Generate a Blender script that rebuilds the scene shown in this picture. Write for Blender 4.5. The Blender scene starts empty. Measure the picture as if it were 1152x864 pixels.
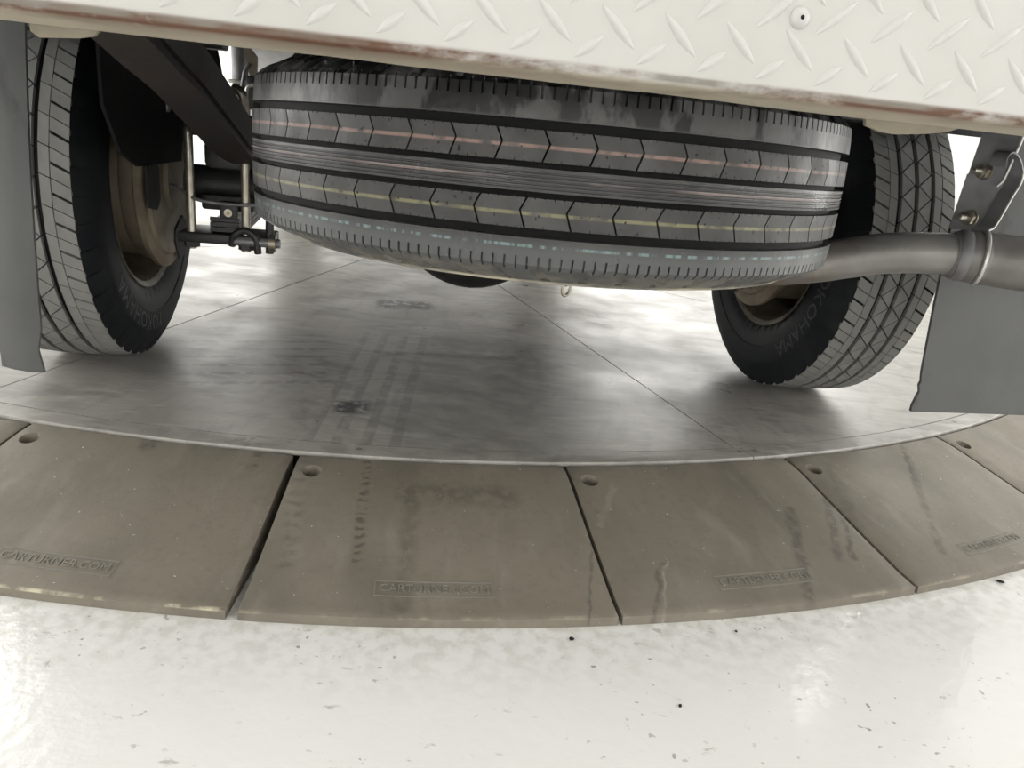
import bpy, bmesh, math, random
import numpy as np
from mathutils import Matrix, Vector
random.seed(7)
PI = math.pi
rad = math.radians
scene = bpy.context.scene
col = scene.collection

# ------------------------------------------------------------------ camera
PITCH, ROLL, CAM_H, FOC = rad(18.65), rad(5.87), .524, 850.0
cd = bpy.data.cameras.new('camera')
cam = bpy.data.objects.new('camera', cd)
col.objects.link(cam)
fwd = Vector((0, math.cos(PITCH), -math.sin(PITCH)))
up0 = Vector((0, math.sin(PITCH), math.cos(PITCH)))
rt0 = Vector((1, 0, 0))
rt = math.cos(ROLL) * rt0 + math.sin(ROLL) * up0
up = -math.sin(ROLL) * rt0 + math.cos(ROLL) * up0
cam.matrix_world = Matrix(((rt.x, up.x, -fwd.x, 0), (rt.y, up.y, -fwd.y, 0), (rt.z, up.z, -fwd.z, CAM_H), (0, 0, 0, 1)))
cd.sensor_width = 36
cd.sensor_fit = 'HORIZONTAL'
cd.lens = FOC / 1152 * 36
cd.clip_start = .02
scene.camera = cam

def pix(px, py, z):
    d = rt * ((px - 576) / FOC) - up * ((py - 432) / FOC) + fwd
    t = (z - CAM_H) / d.z
    return (d.x * t, d.y * t, z)


# ------------------------------------------------------------------ light
scene.view_settings.view_transform = 'Standard'
scene.view_settings.look = 'None'
scene.view_settings.gamma = 1
scene.view_settings.use_curve_mapping = False
scene.view_settings.exposure = 0.0
w = bpy.data.worlds.new('world')
scene.world = w
w.use_nodes = True
w.node_tree.nodes['Background'].inputs[0].default_value = (1, 1, 1, 1)
w.node_tree.nodes['Background'].inputs[1].default_value = .3


def area(name, loc, size, power, aim=(0, 0, -1)):
    d = bpy.data.lights.new(name, 'AREA')
    d.shape = 'RECTANGLE'
    d.size, d.size_y = size
    d.energy = power
    d.color = (1, .985, .95)
    o = bpy.data.objects.new(name, d)
    col.objects.link(o)
    o.location = loc
    o.rotation_euler = Vector(aim).to_track_quat('-Z', 'Y').to_euler()
    return o


FLOOR_Z = -.0855
for (x, y) in ((-2.6, -1.2), (2.6, -1.2), (-3.40, 3.65), (2.35, 4.1), (-2.6, 6.4), (0, 6.4), (2.6, 6.4)):
    area('ceiling_panel_light', (x, y, 3.05), (1.6, .7) if not 3 < y < 5 else (.85, 1.0), 36 if y > 0 else 28)
# unseen wall panels, assumed and added for low fill under the truck
area('wall_fill_light', (-5.1, 1.5, 1.25), (7.0, 2.2), 175, (1, 0, 0))
area('wall_fill_light', (5.1, 1.5, 1.25), (7.0, 2.2), 175, (-1, 0, 0))
area('wall_fill_light', (0, -3.5, .95), (8.0, 1.7), 75, (0, 1, 0))
area('wall_fill_light', (0, 8.5, 1.35), (8.0, 2.2), 165, (0, -1, 0))

# ------------------------------------------------------------------ materials


class NT:
    def __init__(s, name):
        m = bpy.data.materials.new(name)
        m.use_nodes = True
        s.m = m
        s.t = m.node_tree
        s.b = s.t.nodes['Principled BSDF']
        s.tc = s.t.nodes.new('ShaderNodeTexCoord')

    def n(s, k, **kw):
        x = s.t.nodes.new(k)
        for a, b in kw.items():
            setattr(x, a, b)
        return x

    def l(s, a, b):
        s.t.links.new(a, b)

    def coord(s, scale=(1, 1, 1), rot=(0, 0, 0), loc=(0, 0, 0)):
        mp = s.n('ShaderNodeMapping')
        mp.inputs['Location'].default_value = loc
        mp.inputs['Rotation'].default_value = rot
        mp.inputs['Scale'].default_value = scale
        s.l(s.tc.outputs['Object'], mp.inputs[0])
        return mp.outputs[0]

    def swirl(s, scale, rot):
        t = s.n('ShaderNodeTexNoise')
        t.inputs['Scale'].default_value = 1.7
        t.inputs['Detail'].default_value = 2
        s.l(s.coord(), t.inputs['Vector'])
        k = s.n('ShaderNodeVectorMath', operation='MULTIPLY_ADD')
        s.l(t.outputs['Color'], k.inputs[0])
        k.inputs[1].default_value = (.9, .9, 0)
        s.l(s.coord(scale, (0, 0, rot)), k.inputs[2])
        return k.outputs[0]

    def vary(s, scale=(1, 1, 1)):
        oi = s.n('ShaderNodeObjectInfo')
        m = s.n('ShaderNodeMath', operation='MULTIPLY')
        s.l(oi.outputs['Random'], m.inputs[0])
        m.inputs[1].default_value = 37
        a = s.n('ShaderNodeVectorMath', operation='ADD')
        s.l(s.coord(scale), a.inputs[0])
        s.l(m.outputs[0], a.inputs[1])
        return a.outputs[0]

    def noise(s, scale, lo, hi, vec=None, detail=4, rough=.55, kind='noise'):
        if kind == 'noise':
            t = s.n('ShaderNodeTexNoise')
            t.inputs['Detail'].default_value = detail
            t.inputs['Roughness'].default_value = rough
            out = t.outputs[0]
        else:
            t = s.n('ShaderNodeTexVoronoi')
            out = t.outputs['Distance']
        t.inputs['Scale'].default_value = scale
        s.l(vec if vec is not None else s.coord(), t.inputs['Vector'])
        return s.ramp(out, lo, hi)

    def ramp(s, v, lo, hi):
        r = s.n('ShaderNodeMapRange')
        r.inputs[1].default_value = lo
        r.inputs[2].default_value = hi
        s.l(v, r.inputs[0])
        return r.outputs[0]

    def math(s, op, a, b=None, clamp=False):
        x = s.n('ShaderNodeMath', operation=op, use_clamp=clamp)
        for i, v in enumerate((a, b)):
            if v is None:
                continue
            if isinstance(v, (int, float)):
                x.inputs[i].default_value = v
            else:
                s.l(v, x.inputs[i])
        return x.outputs[0]

    def mix(s, f, a, b):
        x = s.n('ShaderNodeMix', data_type='RGBA')
        for i, v in ((0, f), (6, a), (7, b)):
            if isinstance(v, (int, float)):
                x.inputs[i].default_value = v
            elif isinstance(v, tuple):
                x.inputs[i].default_value = (*v, 1)
            else:
                s.l(v, x.inputs[i])
        return x.outputs[2]

    def axis(s, i, vec=None):
        x = s.n('ShaderNodeSeparateXYZ')
        s.l(vec if vec is not None else s.tc.outputs['Object'], x.inputs[0])
        return x.outputs[i]

    def band(s, v, c, hw, soft):
        return s.ramp(s.math('ABSOLUTE', s.math('SUBTRACT', v, c)), hw + soft, hw)

    def fin(s, color=None, rough=None, metal=0, spec=.5, bump=None, coat=0):
        b = s.b
        if color is not None:
            if isinstance(color, tuple):
                b.inputs['Base Color'].default_value = (*color, 1)
            else:
                s.l(color, b.inputs['Base Color'])
        if rough is not None:
            if isinstance(rough, (int, float)):
                b.inputs['Roughness'].default_value = rough
            else:
                s.l(rough, b.inputs['Roughness'])
        b.inputs['Metallic'].default_value = metal
        b.inputs['Specular IOR Level'].default_value = spec
        b.inputs['Coat Weight'].default_value = coat
        if bump:
            x = s.n('ShaderNodeBump')
            x.inputs['Strength'].default_value = bump[1]
            x.inputs['Distance'].default_value = bump[2]
            s.l(bump[0], x.inputs['Height'])
            s.l(x.outputs[0], b.inputs['Normal'])
        return s.m


def simple(name, base, rough, metal=0, spec=.5, tint=None, scale=20, bump=0, rvar=.1):
    s = NT(name)
    n = s.noise(scale, .35, .7)
    c = s.mix(n, base, tint if tint else tuple(v * .8 for v in base))
    r = s.math('ADD', rough - rvar / 2, s.math('MULTIPLY', n, rvar))
    return s.fin(c, r, metal, spec, (s.noise(scale * 6, .2, .8), .4, bump) if bump else None)


def boxmask(s, cx, cy, hx, hy, rot, soft=.02, wob=None):
    v = s.n('ShaderNodeVectorMath', operation='SUBTRACT')
    src = s.tc.outputs['Object']
    if wob is not None:
        t = s.n('ShaderNodeTexNoise')
        t.inputs['Scale'].default_value = 38
        s.l(wob, t.inputs['Vector'])
        k = s.n('ShaderNodeVectorMath', operation='MULTIPLY_ADD')
        s.l(t.outputs['Color'], k.inputs[0])
        k.inputs[1].default_value = (.011, .03, 0)
        k.inputs[2].default_value = (-.0055, -.015, 0)
        a = s.n('ShaderNodeVectorMath', operation='ADD')
        s.l(src, a.inputs[0])
        s.l(k.outputs[0], a.inputs[1])
        src = a.outputs[0]
    s.l(src, v.inputs[0])
    v.inputs[1].default_value = (cx, cy, 0)
    r = s.n('ShaderNodeVectorRotate', rotation_type='Z_AXIS')
    s.l(v.outputs[0], r.inputs['Vector'])
    r.inputs['Angle'].default_value = -rot
    x, y = s.axis(0, r.outputs[0]), s.axis(1, r.outputs[0])
    return s.math('MULTIPLY', s.band(x, 0, hx, soft), s.band(y, 0, hy, soft)), x, y


M = {}
# floor: glossy white epoxy with specks and dirt
s = NT('white_epoxy_floor')
ob = s.coord()
big = s.noise(1.6, .35, .75)
c = s.mix(s.math('MULTIPLY', big, .5), (.76, .76, .745), (.66, .66, .635))
dist = s.n('ShaderNodeVectorMath', operation='DISTANCE')
s.l(ob, dist.inputs[0])
dist.inputs[1].default_value = (-.468, 3.602, 0)
near = s.ramp(dist.outputs['Value'], 2.97, 2.80)
grit = s.math('MULTIPLY', near, s.noise(55, .42, .62, detail=6), True)
c = s.mix(s.math('MULTIPLY', grit, .55), c, (.45, .42, .37))
sp = s.math('MULTIPLY', s.noise(70, .66, .70, detail=2), s.noise(7, .45, .6))
c = s.mix(s.math('MULTIPLY', sp, .8), c, (.25, .23, .2))
sp2 = s.math('MULTIPLY', s.noise(26, .66, .72, s.coord((1, 2.2, 1), (0, 0, .6)), detail=5), s.noise(4, .5, .6, s.coord(loc=(3, 1, 0))))
c = s.mix(s.math('MULTIPLY', sp2, .6), c, (.33, .32, .3))
bh = s.math('ADD', s.noise(45, .2, .8, detail=3), s.math('MULTIPLY', s.noise(9, .3, .7), 1.2))
M['floor'] = s.fin(c, s.math('ADD', .10, s.math('MULTIPLY', big, .2)), 0, .5, (bh, .35, .0012))
M['wall'] = simple('white_wall_paint', (.86, .86, .85), .6, scale=2)

# turntable deck: worn grey coating with scuffs and tyre prints
s = NT('grey_deck_coating')
c = s.mix(s.noise(2.2, .3, .7), (.35, .335, .31), (.285, .272, .25))
c = s.mix(s.math('MULTIPLY', s.noise(7, .48, .76, s.swirl((1, 2.6, 1), .5), 8), .8), c, (.12, .118, .11))
c = s.mix(s.math('MULTIPLY', s.noise(9, .52, .76, s.swirl((3, 1, 1), -.6), 7), .45), c, (.11, .11, .10))
c = s.mix(s.math('MULTIPLY', s.noise(11, .54, .78, s.swirl((1, 4, 1), -.7), 7), .55), c, (.54, .52, .49))
c = s.mix(s.math('MULTIPLY', s.noise(26, .58, .74, s.swirl((1, 5, 1), .9), 6), .4), c, (.12, .115, .11))
c = s.mix(s.noise(160, .70, .73), c, (.55, .54, .5))


DC = (-.468, 3.602)          # turntable centre


def dk(x, y):                # world position to deck position
    return x - DC[0], y - DC[1]


M['deck_proto'] = (s, c)


def finish_deck():
    s, c = M['deck_proto']
    # tyre print: parallel streaks along the truck's path
    m, x, y = boxmask(s, *dk(-.27, 1.50), .085, .34, rad(4), .012)
    wv = s.ramp(s.math('SINE', s.math('MULTIPLY', x, 130)), .1, .5)
    brk = s.noise(30, .35, .55)
    c = s.mix(s.math('MULTIPLY', s.math('MULTIPLY', m, wv), s.math('MULTIPLY', brk, .45)), c, (.10, .10, .095))
    m, x, y = boxmask(s, *dk(-.05, 1.52), .13, .33, rad(2), .08)
    c = s.mix(s.math('MULTIPLY', s.math('MULTIPLY', m, s.noise(14, .3, .6)), .5), c, (.11, .11, .10))
    m, x, y = boxmask(s, *dk(-.55, 1.55), .13, .16, rad(20), .05)
    wv = s.ramp(s.math('SINE', s.math('MULTIPLY', y, 110)), .2, .7)
    c = s.mix(s.math('MULTIPLY', s.math('MULTIPLY', m, wv), s.math('MULTIPLY', s.noise(40, .4, .55), .55)), c, (.08, .08, .075))
    m, x, y = boxmask(s, *dk(-.16, 1.71), .16, .012, rad(12), .012)
    c = s.mix(s.math('MULTIPLY', m, s.math('MULTIPLY', s.noise(30, .3, .6), .7)), c, (.07, .07, .065))
    # dark oily blot
    for (px, py, hx, hy) in ((-.295, 1.32, .022, .022), (-.34, 2.18, .07, .04)):
        m, x, y = boxmask(s, *dk(px, py), hx, hy, .3, .02)
        c = s.mix(s.math('MULTIPLY', m, s.noise(45, .38, .5)), c, (.035, .035, .035))
    r = s.math('ADD', .26, s.math('MULTIPLY', s.noise(5, .3, .7, detail=6), .22))
    return s.fin(c, r, 0, .5, (s.noise(120, .2, .8, detail=5), .25, .0006))


M['deck'] = finish_deck()

# ramp polymer; marks = long stains with a place of their own on one segment
def ramp_material(marks=(), scrape=.25, name='grey_ramp_polymer'):
    s = NT(name)
    vr = s.vary()
    st = s.vary((1, .22, 1))
    c = s.mix(s.noise(6, .3, .7, vr), (.192, .171, .136), (.160, .143, .114))
    c = s.mix(s.math('MULTIPLY', s.noise(9, .48, .75, st, 7), .6), c, (.095, .086, .071))
    c = s.mix(s.math('MULTIPLY', s.noise(22, .56, .78, st, 7), .5), c, (.27, .25, .215))
    c = s.mix(s.math('MULTIPLY', s.noise(90, .5, .75, vr, 6), .3), c, (.10, .09, .075))
    c = s.mix(s.math('MULTIPLY', s.noise(3.5, .52, .7, vr, 5), .35), c, (.235, .215, .18))
    c = s.mix(s.noise(170, .745, .76, vr, 2), c, (.55, .54, .5))
    for (cx, cy, hx, hy, rot, amt, dotted, tone) in marks:
        m, x, y = boxmask(s, cx, cy, hx * .5, hy * .8, rot, hx * .9, vr)
        if dotted:
            m = s.math('MULTIPLY', m, s.ramp(s.math('SINE', s.math('MULTIPLY', y, dotted)), -.3, .5))
        m = s.math('MULTIPLY', m, s.noise(60, .32, .55, vr, 4))
        c = s.mix(s.math('MULTIPLY', m, amt * .75), c, tone)
    z = s.axis(2)
    edge = s.math('MULTIPLY', s.band(z, -.0728, .0010, .0014), s.noise(14, .52, .6, vr, 5))
    c = s.mix(s.math('MULTIPLY', edge, scrape), c, (.55, .50, .38))
    return s.fin(c, s.math('ADD', .50, s.math('MULTIPLY', s.noise(9, .3, .7, vr), .2)), 0, .4, (s.noise(240, .2, .8, detail=3), .3, .0006))


M['ramp'] = ramp_material()
M['emboss'] = simple('raised_lettering_polymer', (.20, .19, .165), .6, scale=40)
M['dark_gap'] = simple('black_base', (.02, .02, .02), .8)
M['screw'] = simple('zinc_screw', (.30, .29, .27), .45, .8, scale=60)

# painted tread plate with rusted fold
s = NT('white_paint_rusty_fold')
c = s.mix(s.noise(5, .3, .7), (.47, .46, .445), (.42, .412, .392))
z = s.axis(2)
c = s.mix(s.math('MULTIPLY', s.noise(30, .68, .72), .5), c, (.45, .44, .42))
under = s.ramp(z, .5640, .5610)
c = s.mix(s.math('MULTIPLY', under, .85), c, (.46, .40, .30))
sx = s.coord((1, 1, 2.5))
rustz = s.band(z, .5640, .0022, .0026)
rn = s.noise(9, .39, .52, sx, 7, .65)
c = s.mix(s.math('MULTIPLY', rustz, rn), c, (.11, .052, .030))
gn = s.noise(13, .45, .6, s.coord((1, 1, 2), loc=(2, 0, 0)), 6)
c = s.mix(s.math('MULTIPLY', s.math('MULTIPLY', s.band(z, .5655, .0012, .0014), gn), .85), c, (.20, .185, .16))
M['plate'] = s.fin(c, .40, 0, .4, (s.noise(60, .3, .7), .12, .0006))
M['paint'] = simple('white_enamel', (.50, .49, .475), .35, scale=12)
M['cream'] = simple('dusty_cream_paint', (.31, .28, .22), .6, tint=(.20, .17, .125), scale=14)
M['chassis'] = simple('black_chassis_paint', (.022, .022, .023), .5, tint=(.012, .012, .012), scale=14, bump=.001)
M['rusty_rail'] = simple('rust_stained_chassis', (.009, .008, .0075), .65, tint=(.024, .013, .009), scale=9, bump=.001)
M['under'] = simple('dark_underside', (.008, .008, .009), .8, spec=.2, scale=8)
M['cab'] = simple('white_body_paint', (.7, .7, .69), .35)
M['glass'] = simple('dark_window_glass', (.03, .035, .04), .1)

# tyres
s = NT('road_tyre_rubber')
c = s.mix(s.noise(14, .35, .7), (.006, .0075, .0095), (.013, .014, .016))
M['rubber'] = s.fin(c, .6, 0, .22)
s = NT('road_tyre_tread')  # paler than the carcass: road dust plus the light on it, put into the colour
c = s.mix(s.noise(18, .3, .7), (.25, .25, .238), (.205, .205, .195))
M['tread'] = s.fin(c, .85, 0, .15)
M['letter'] = simple('raised_tyre_letter', (.020, .022, .026), .5)
# spare: glossy and wet, moulding lines
s = NT('spare_tyre_rubber')
z = s.axis(2)
c = s.mix(s.noise(20, .35, .7), (.034, .034, .035), (.055, .054, .053))
c = s.mix(s.ramp(z, .046, .05), c, (.072, .071, .070))
low = s.ramp(z, -.049, -.060)
c = s.mix(s.math('MULTIPLY', low, .8), c, (.082, .085, .085))
drip = s.math('MULTIPLY', s.ramp(z, .046, .05), s.noise(26, .46, .52, s.coord((1, 1, .45)), 5))
c = s.mix(s.math('MULTIPLY', drip, .9), c, (.008, .008, .008))
dn = s.math('MULTIPLY', s.ramp(z, -.072, -.080), s.noise(28, .40, .62, s.coord((1, 1, 1.5)), 6))
c = s.mix(s.math('MULTIPLY', dn, .8), c, (.19, .175, .145))
dn2 = s.math('MULTIPLY', s.ramp(z, -.0895, -.0915), s.noise(14, .35, .55))
c = s.mix(s.math('MULTIPLY', dn2, .85), c, (.42, .38, .29))
for zc, cc, thr in ((-.0545, (.17, .25, .25), .45),):
    ln = s.math('MULTIPLY', s.band(z, zc, .0010, .0006), s.noise(150, thr, thr + .12, s.coord((1, 1, .1)), 4))
    c = s.mix(s.math('MULTIPLY', ln, .7), c, cc)
ln = s.math('MULTIPLY', s.band(z, .0005, .0008, .0008), s.noise(7, .42, .55))
c = s.mix(s.math('MULTIPLY', ln, .5), c, (.36, .28, .26))
r = s.math('ADD', .22, s.math('MULTIPLY', s.noise(12, .35, .65, s.coord((1, 1, .5)), 5), .28))
M['spare'] = s.fin(c, r, 0, .30, (s.noise(70, .3, .7, s.coord((1, 1, .6)), 4), .25, .0012))
s = NT('spare_groove_rubber')
M['groove'] = s.fin((.006, .006, .006), .6, 0, .12)
s = NT('spare_block_rubber')
z = s.axis(2)
vr = s.vary()
c = s.mix(s.noise(25, .35, .7, vr), (.033, .033, .0325), (.054, .053, .052))
for zc, cc in ((.0265, (.26, .17, .145)), (-.0275, (.21, .20, .11))):
    ln = s.math('MULTIPLY', s.band(z, zc, .0010, .0009), s.noise(70, .30, .55, vr, 5))
    c = s.mix(s.math('MULTIPLY', ln, .7), c, cc)
c = s.mix(s.noise(190, .70, .73, vr, 1), c, (.004, .004, .004))
M['block'] = s.fin(c, s.math('ADD', .30, s.math('MULTIPLY', s.noise(16, .35, .65, vr), .28)), 0, .27, (s.noise(200, .3, .7, vr), .2, .0005))

M['rim'] = simple('rusty_cream_steel', (.10, .085, .06), .55, .1, tint=(.035, .025, .017), scale=14)
M['drum'] = simple('dusty_cream_drum', (.21, .175, .125), .65, 0, tint=(.11, .085, .06), scale=12)
M['steel_rim'] = simple('dusty_steel_wheel', (.20, .18, .145), .5, .3, tint=(.09, .065, .045), scale=12)
M['zinc'] = simple('galvanised_steel', (.42, .40, .35), .42, .85, tint=(.26, .22, .16), scale=25)
M['grey_steel'] = simple('grey_painted_steel', (.22, .22, .225), .45, .3, tint=(.12, .12, .122), scale=14)
M['bright_steel'] = simple('pale_steel', (.62, .61, .58), .4, .6, scale=20)
s = NT('sooty_exhaust_steel')
x = s.axis(0)
c = s.mix(s.noise(8, .35, .65, s.coord((1, 1, 1))), (.215, .207, .197), (.135, .128, .12))
c = s.mix(s.math('MULTIPLY', s.ramp(x, .52, .36), s.noise(14, .3, .6)), c, (.19, .14, .10))
c = s.mix(s.math('MULTIPLY', s.noise(20, .55, .7), .5), c, (.26, .25, .235))
M['pipe'] = s.fin(c, .45, .35, .5)
s = NT('grey_flap_rubber')
c = s.mix(s.noise(7, .3, .7), (.098, .099, .099), (.078, .079, .079))
c = s.mix(s.math('MULTIPLY', s.noise(18, .6, .7, s.coord((1, 1, .4)), 6), .6), c, (.03, .03, .03))
M['flap'] = s.fin(c, .6, 0, .4, (s.noise(30, .3, .7), .2, .001))

# ------------------------------------------------------------------ mesh helpers


def mesh(name, v, f, mat, smooth=False):
    me = bpy.data.meshes.new(name)
    me.from_pydata([tuple(map(float, p)) for p in v], [], [tuple(map(int, q)) for q in f])
    me.materials.append(mat)
    me.update()
    if smooth:
        me.polygons.foreach_set('use_smooth', [True] * len(me.polygons))
    return me


def obj(name, me, parent=None, loc=(0, 0, 0), rot=(0, 0, 0)):
    o = bpy.data.objects.new(name, me)
    col.objects.link(o)
    o.parent = parent
    o.location = loc
    o.rotation_euler = rot
    return o


def tag(o, label=None, cat=None, group=None, kind=None):
    for k, v in (('label', label), ('category', cat), ('group', group), ('kind', kind)):
        if v:
            o[k] = v
    return o


def fix(me, dist=0, recalc=True):
    b = bmesh.new()
    b.from_mesh(me)
    if dist:
        bmesh.ops.remove_doubles(b, verts=b.verts, dist=dist)
    if recalc:
        bmesh.ops.recalc_face_normals(b, faces=b.faces)
    b.to_mesh(me)
    b.free()
    return me


def sharp(me, ang=35):
    me.polygons.foreach_set('use_smooth', [True] * len(me.polygons))
    me.set_sharp_from_angle(angle=rad(ang))
    return me


def join(parts):
    V, F = [], []
    for v, f in parts:
        o = len(V)
        V += list(v)
        F += [[i + o for i in q] for q in f]
    return V, F


def box(c, sz, R=None):
    v = []
    for i in range(8):
        p = Vector(((i & 1) - .5, (i >> 1 & 1) - .5, (i >> 2) - .5))
        p = Vector((p.x * sz[0], p.y * sz[1], p.z * sz[2]))
        if R:
            p = R @ p
        v.append(p + Vector(c))
    return v, [(0, 2, 3, 1), (4, 5, 7, 6), (0, 1, 5, 4), (2, 6, 7, 3), (0, 4, 6, 2), (1, 3, 7, 5)]


def bevel(me, w, seg=2):
    b = bmesh.new()
    b.from_mesh(me)
    bmesh.ops.recalc_face_normals(b, faces=b.faces)
    bmesh.ops.bevel(b, geom=list(b.edges), offset=w, segments=seg, affect='EDGES', profile=.5)
    b.to_mesh(me)
    b.free()
    return sharp(me)


def bbox(name, c, sz, mat, parent=None, bev=.004, R=None):
    v, f = box(c, sz, R)
    return obj(name, bevel(mesh(name, v, f, mat), bev), parent)


def spline(pts, per=8):
    P = [np.array(p, float) for p in pts]
    out = []
    for i in range(len(P) - 1):
        p0, p1, p2, p3 = P[max(i - 1, 0)], P[i], P[i + 1], P[min(i + 2, len(P) - 1)]
        for k in range(per):
            t = k / per
            out.append(.5 * (2 * p1 + (p2 - p0) * t + (2 * p0 - 5 * p1 + 4 * p2 - p3) * t * t + (3 * p1 - p0 - 3 * p2 + p3) * t ** 3))
    out.append(P[-1])
    return np.array(out)


def tube(pts, r, n=14, closed=False, cap=True):
    P = np.array(pts, float)
    m = len(P)
    rr = np.full(m, r) if np.isscalar(r) else np.array(r, float)
    V, F = [], []
    nrm = None
    for i in range(m):
        a = P[(i - 1) % m] if closed or i > 0 else P[i]
        b = P[(i + 1) % m] if closed or i < m - 1 else P[i]
        t = Vector(b - a).normalized()
        if nrm is None:
            nrm = t.orthogonal().normalized()
        nrm = (nrm - t * nrm.dot(t)).normalized()
        bi = t.cross(nrm)
        for k in range(n):
            an = 2 * PI * k / n
            V.append(Vector(P[i]) + (nrm * math.cos(an) + bi * math.sin(an)) * rr[i])
    for i in range(m if closed else m - 1):
        for k in range(n):
            a, b = i * n, ((i + 1) % m) * n
            F.append((a + k, a + (k + 1) % n, b + (k + 1) % n, b + k))
    if cap and not closed:
        F.append(tuple(reversed(range(n))))
        F.append(tuple(range((m - 1) * n, m * n)))
    return V, F


def strip(pts, width_dir, wdt, th):
    """flat bar swept along a path: width along width_dir, thickness across"""
    P = np.array(pts, float)
    W = Vector(width_dir).normalized()
    V, F = [], []
    m = len(P)
    for i in range(m):
        t = Vector(P[min(i + 1, m - 1)] - P[max(i - 1, 0)]).normalized()
        n = t.cross(W).normalized()
        for sx, sy in ((-1, -1), (1, -1), (1, 1), (-1, 1)):
            V.append(Vector(P[i]) + W * wdt / 2 * sx + n * th / 2 * sy)
    for i in range(m - 1):
        for k in range(4):
            F.append((i * 4 + k, i * 4 + (k + 1) % 4, i * 4 + 4 + (k + 1) % 4, i * 4 + 4 + k))
    F += [(3, 2, 1, 0), tuple(range(m * 4 - 4, m * 4))]
    return V, F


def revolve(prof, thetas, disp=None, mat_fn=None, cap=False):
    """prof: list of (z, r) ; disp(theta, j, z, r) -> dr"""
    V, F = [], []
    n, m = len(thetas), len(prof)
    for t in thetas:
        ct, st = math.cos(t), math.sin(t)
        for j, (z, r) in enumerate(prof):
            q = r + (disp(t, j, z, r) if disp else 0)
            V.append((q * ct, q * st, z))
    for i in range(n):
        a, b = i * m, ((i + 1) % n) * m
        for j in range(m - 1):
            F.append((a + j, a + j + 1, b + j + 1, b + j))
    return V, F


def prism(poly, r_top, r_bot):
    """poly of (theta, z), extruded radially; r_top(z)"""
    n = len(poly)
    V = [(r_top(z) * math.cos(t), r_top(z) * math.sin(t), z) for t, z in poly]
    V += [(r_bot * math.cos(t), r_bot * math.sin(t), z) for t, z in poly]
    F = [tuple(range(n))] + [(i, n + i, n + (i + 1) % n, (i + 1) % n) for i in range(n)]
    return V, F


def flat(poly, y0, y1, axis='Y'):
    """polygon in XZ extruded from y0 to y1"""
    n = len(poly)
    V = [(x, y0, z) for x, z in poly] + [(x, y1, z) for x, z in poly]
    F = [tuple(range(n)), tuple(reversed(range(n, 2 * n)))] + [(i, n + i, n + (i + 1) % n, (i + 1) % n) for i in range(n)]
    return V, F


def text_verts(body, size, depth):
    cu = bpy.data.curves.new('lettering', 'FONT')
    cu.body = body
    cu.size = size
    cu.extrude = depth / 2
    cu.align_x = 'CENTER'
    cu.align_y = 'CENTER'
    cu.resolution_u = 2
    o = bpy.data.objects.new('lettering_source', cu)
    col.objects.link(o)
    dg = bpy.context.evaluated_depsgraph_get()
    dg.update()
    me = bpy.data.meshes.new_from_object(o.evaluated_get(dg))
    bpy.data.objects.remove(o)
    V = [tuple(v.co) for v in me.vertices]
    F = [tuple(p.vertices) for p in me.polygons]
    bpy.data.meshes.remove(me)
    return V, F


# ------------------------------------------------------------------ room
def quad(name, pts, mat):
    o = obj(name, mesh(name, pts, [(0, 1, 2, 3)], mat))
    return tag(o, kind='structure')


X0, X1, Y0, Y1, ZC = -5.2, 5.2, -3.6, 8.6, 3.2
tag(quad('floor', [(X0, Y0, FLOOR_Z), (X1, Y0, FLOOR_Z), (X1, Y1, FLOOR_Z), (X0, Y1, FLOOR_Z)], M['floor']), 'glossy white epoxy floor with specks and scuffs')
tag(quad('ceiling', [(X0, Y0, ZC), (X0, Y1, ZC), (X1, Y1, ZC), (X1, Y0, ZC)], M['wall']), 'plain white ceiling of the room')
tag(quad('wall_left', [(X0, Y0, FLOOR_Z), (X0, Y1, FLOOR_Z), (X0, Y1, ZC), (X0, Y0, ZC)], M['wall']), 'plain white side wall')
tag(quad('wall_right', [(X1, Y0, FLOOR_Z), (X1, Y0, ZC), (X1, Y1, ZC), (X1, Y1, FLOOR_Z)], M['wall']), 'plain white side wall')
tag(quad('wall_back', [(X0, Y1, FLOOR_Z), (X1, Y1, FLOOR_Z), (X1, Y1, ZC), (X0, Y1, ZC)], M['wall']), 'plain white wall beyond the truck')
tag(quad('wall_front', [(X0, Y0, FLOOR_Z), (X0, Y0, ZC), (X1, Y0, ZC), (X1, Y0, FLOOR_Z)], M['wall']), 'plain white wall behind the viewer')

# ------------------------------------------------------------------ turntable
RD, RO = 2.5, 2.823
RI = 2.457
turn = obj('vehicle_turntable', None, None, (DC[0], DC[1], 0))
tag(turn, 'large round grey vehicle turntable of wedge plates with a raised rim', 'turntable')


def pol(a, r, z):            # angle in degrees measured from the side facing the viewer
    a = rad(a)
    return (r * math.sin(a), -r * math.cos(a), z)


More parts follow.
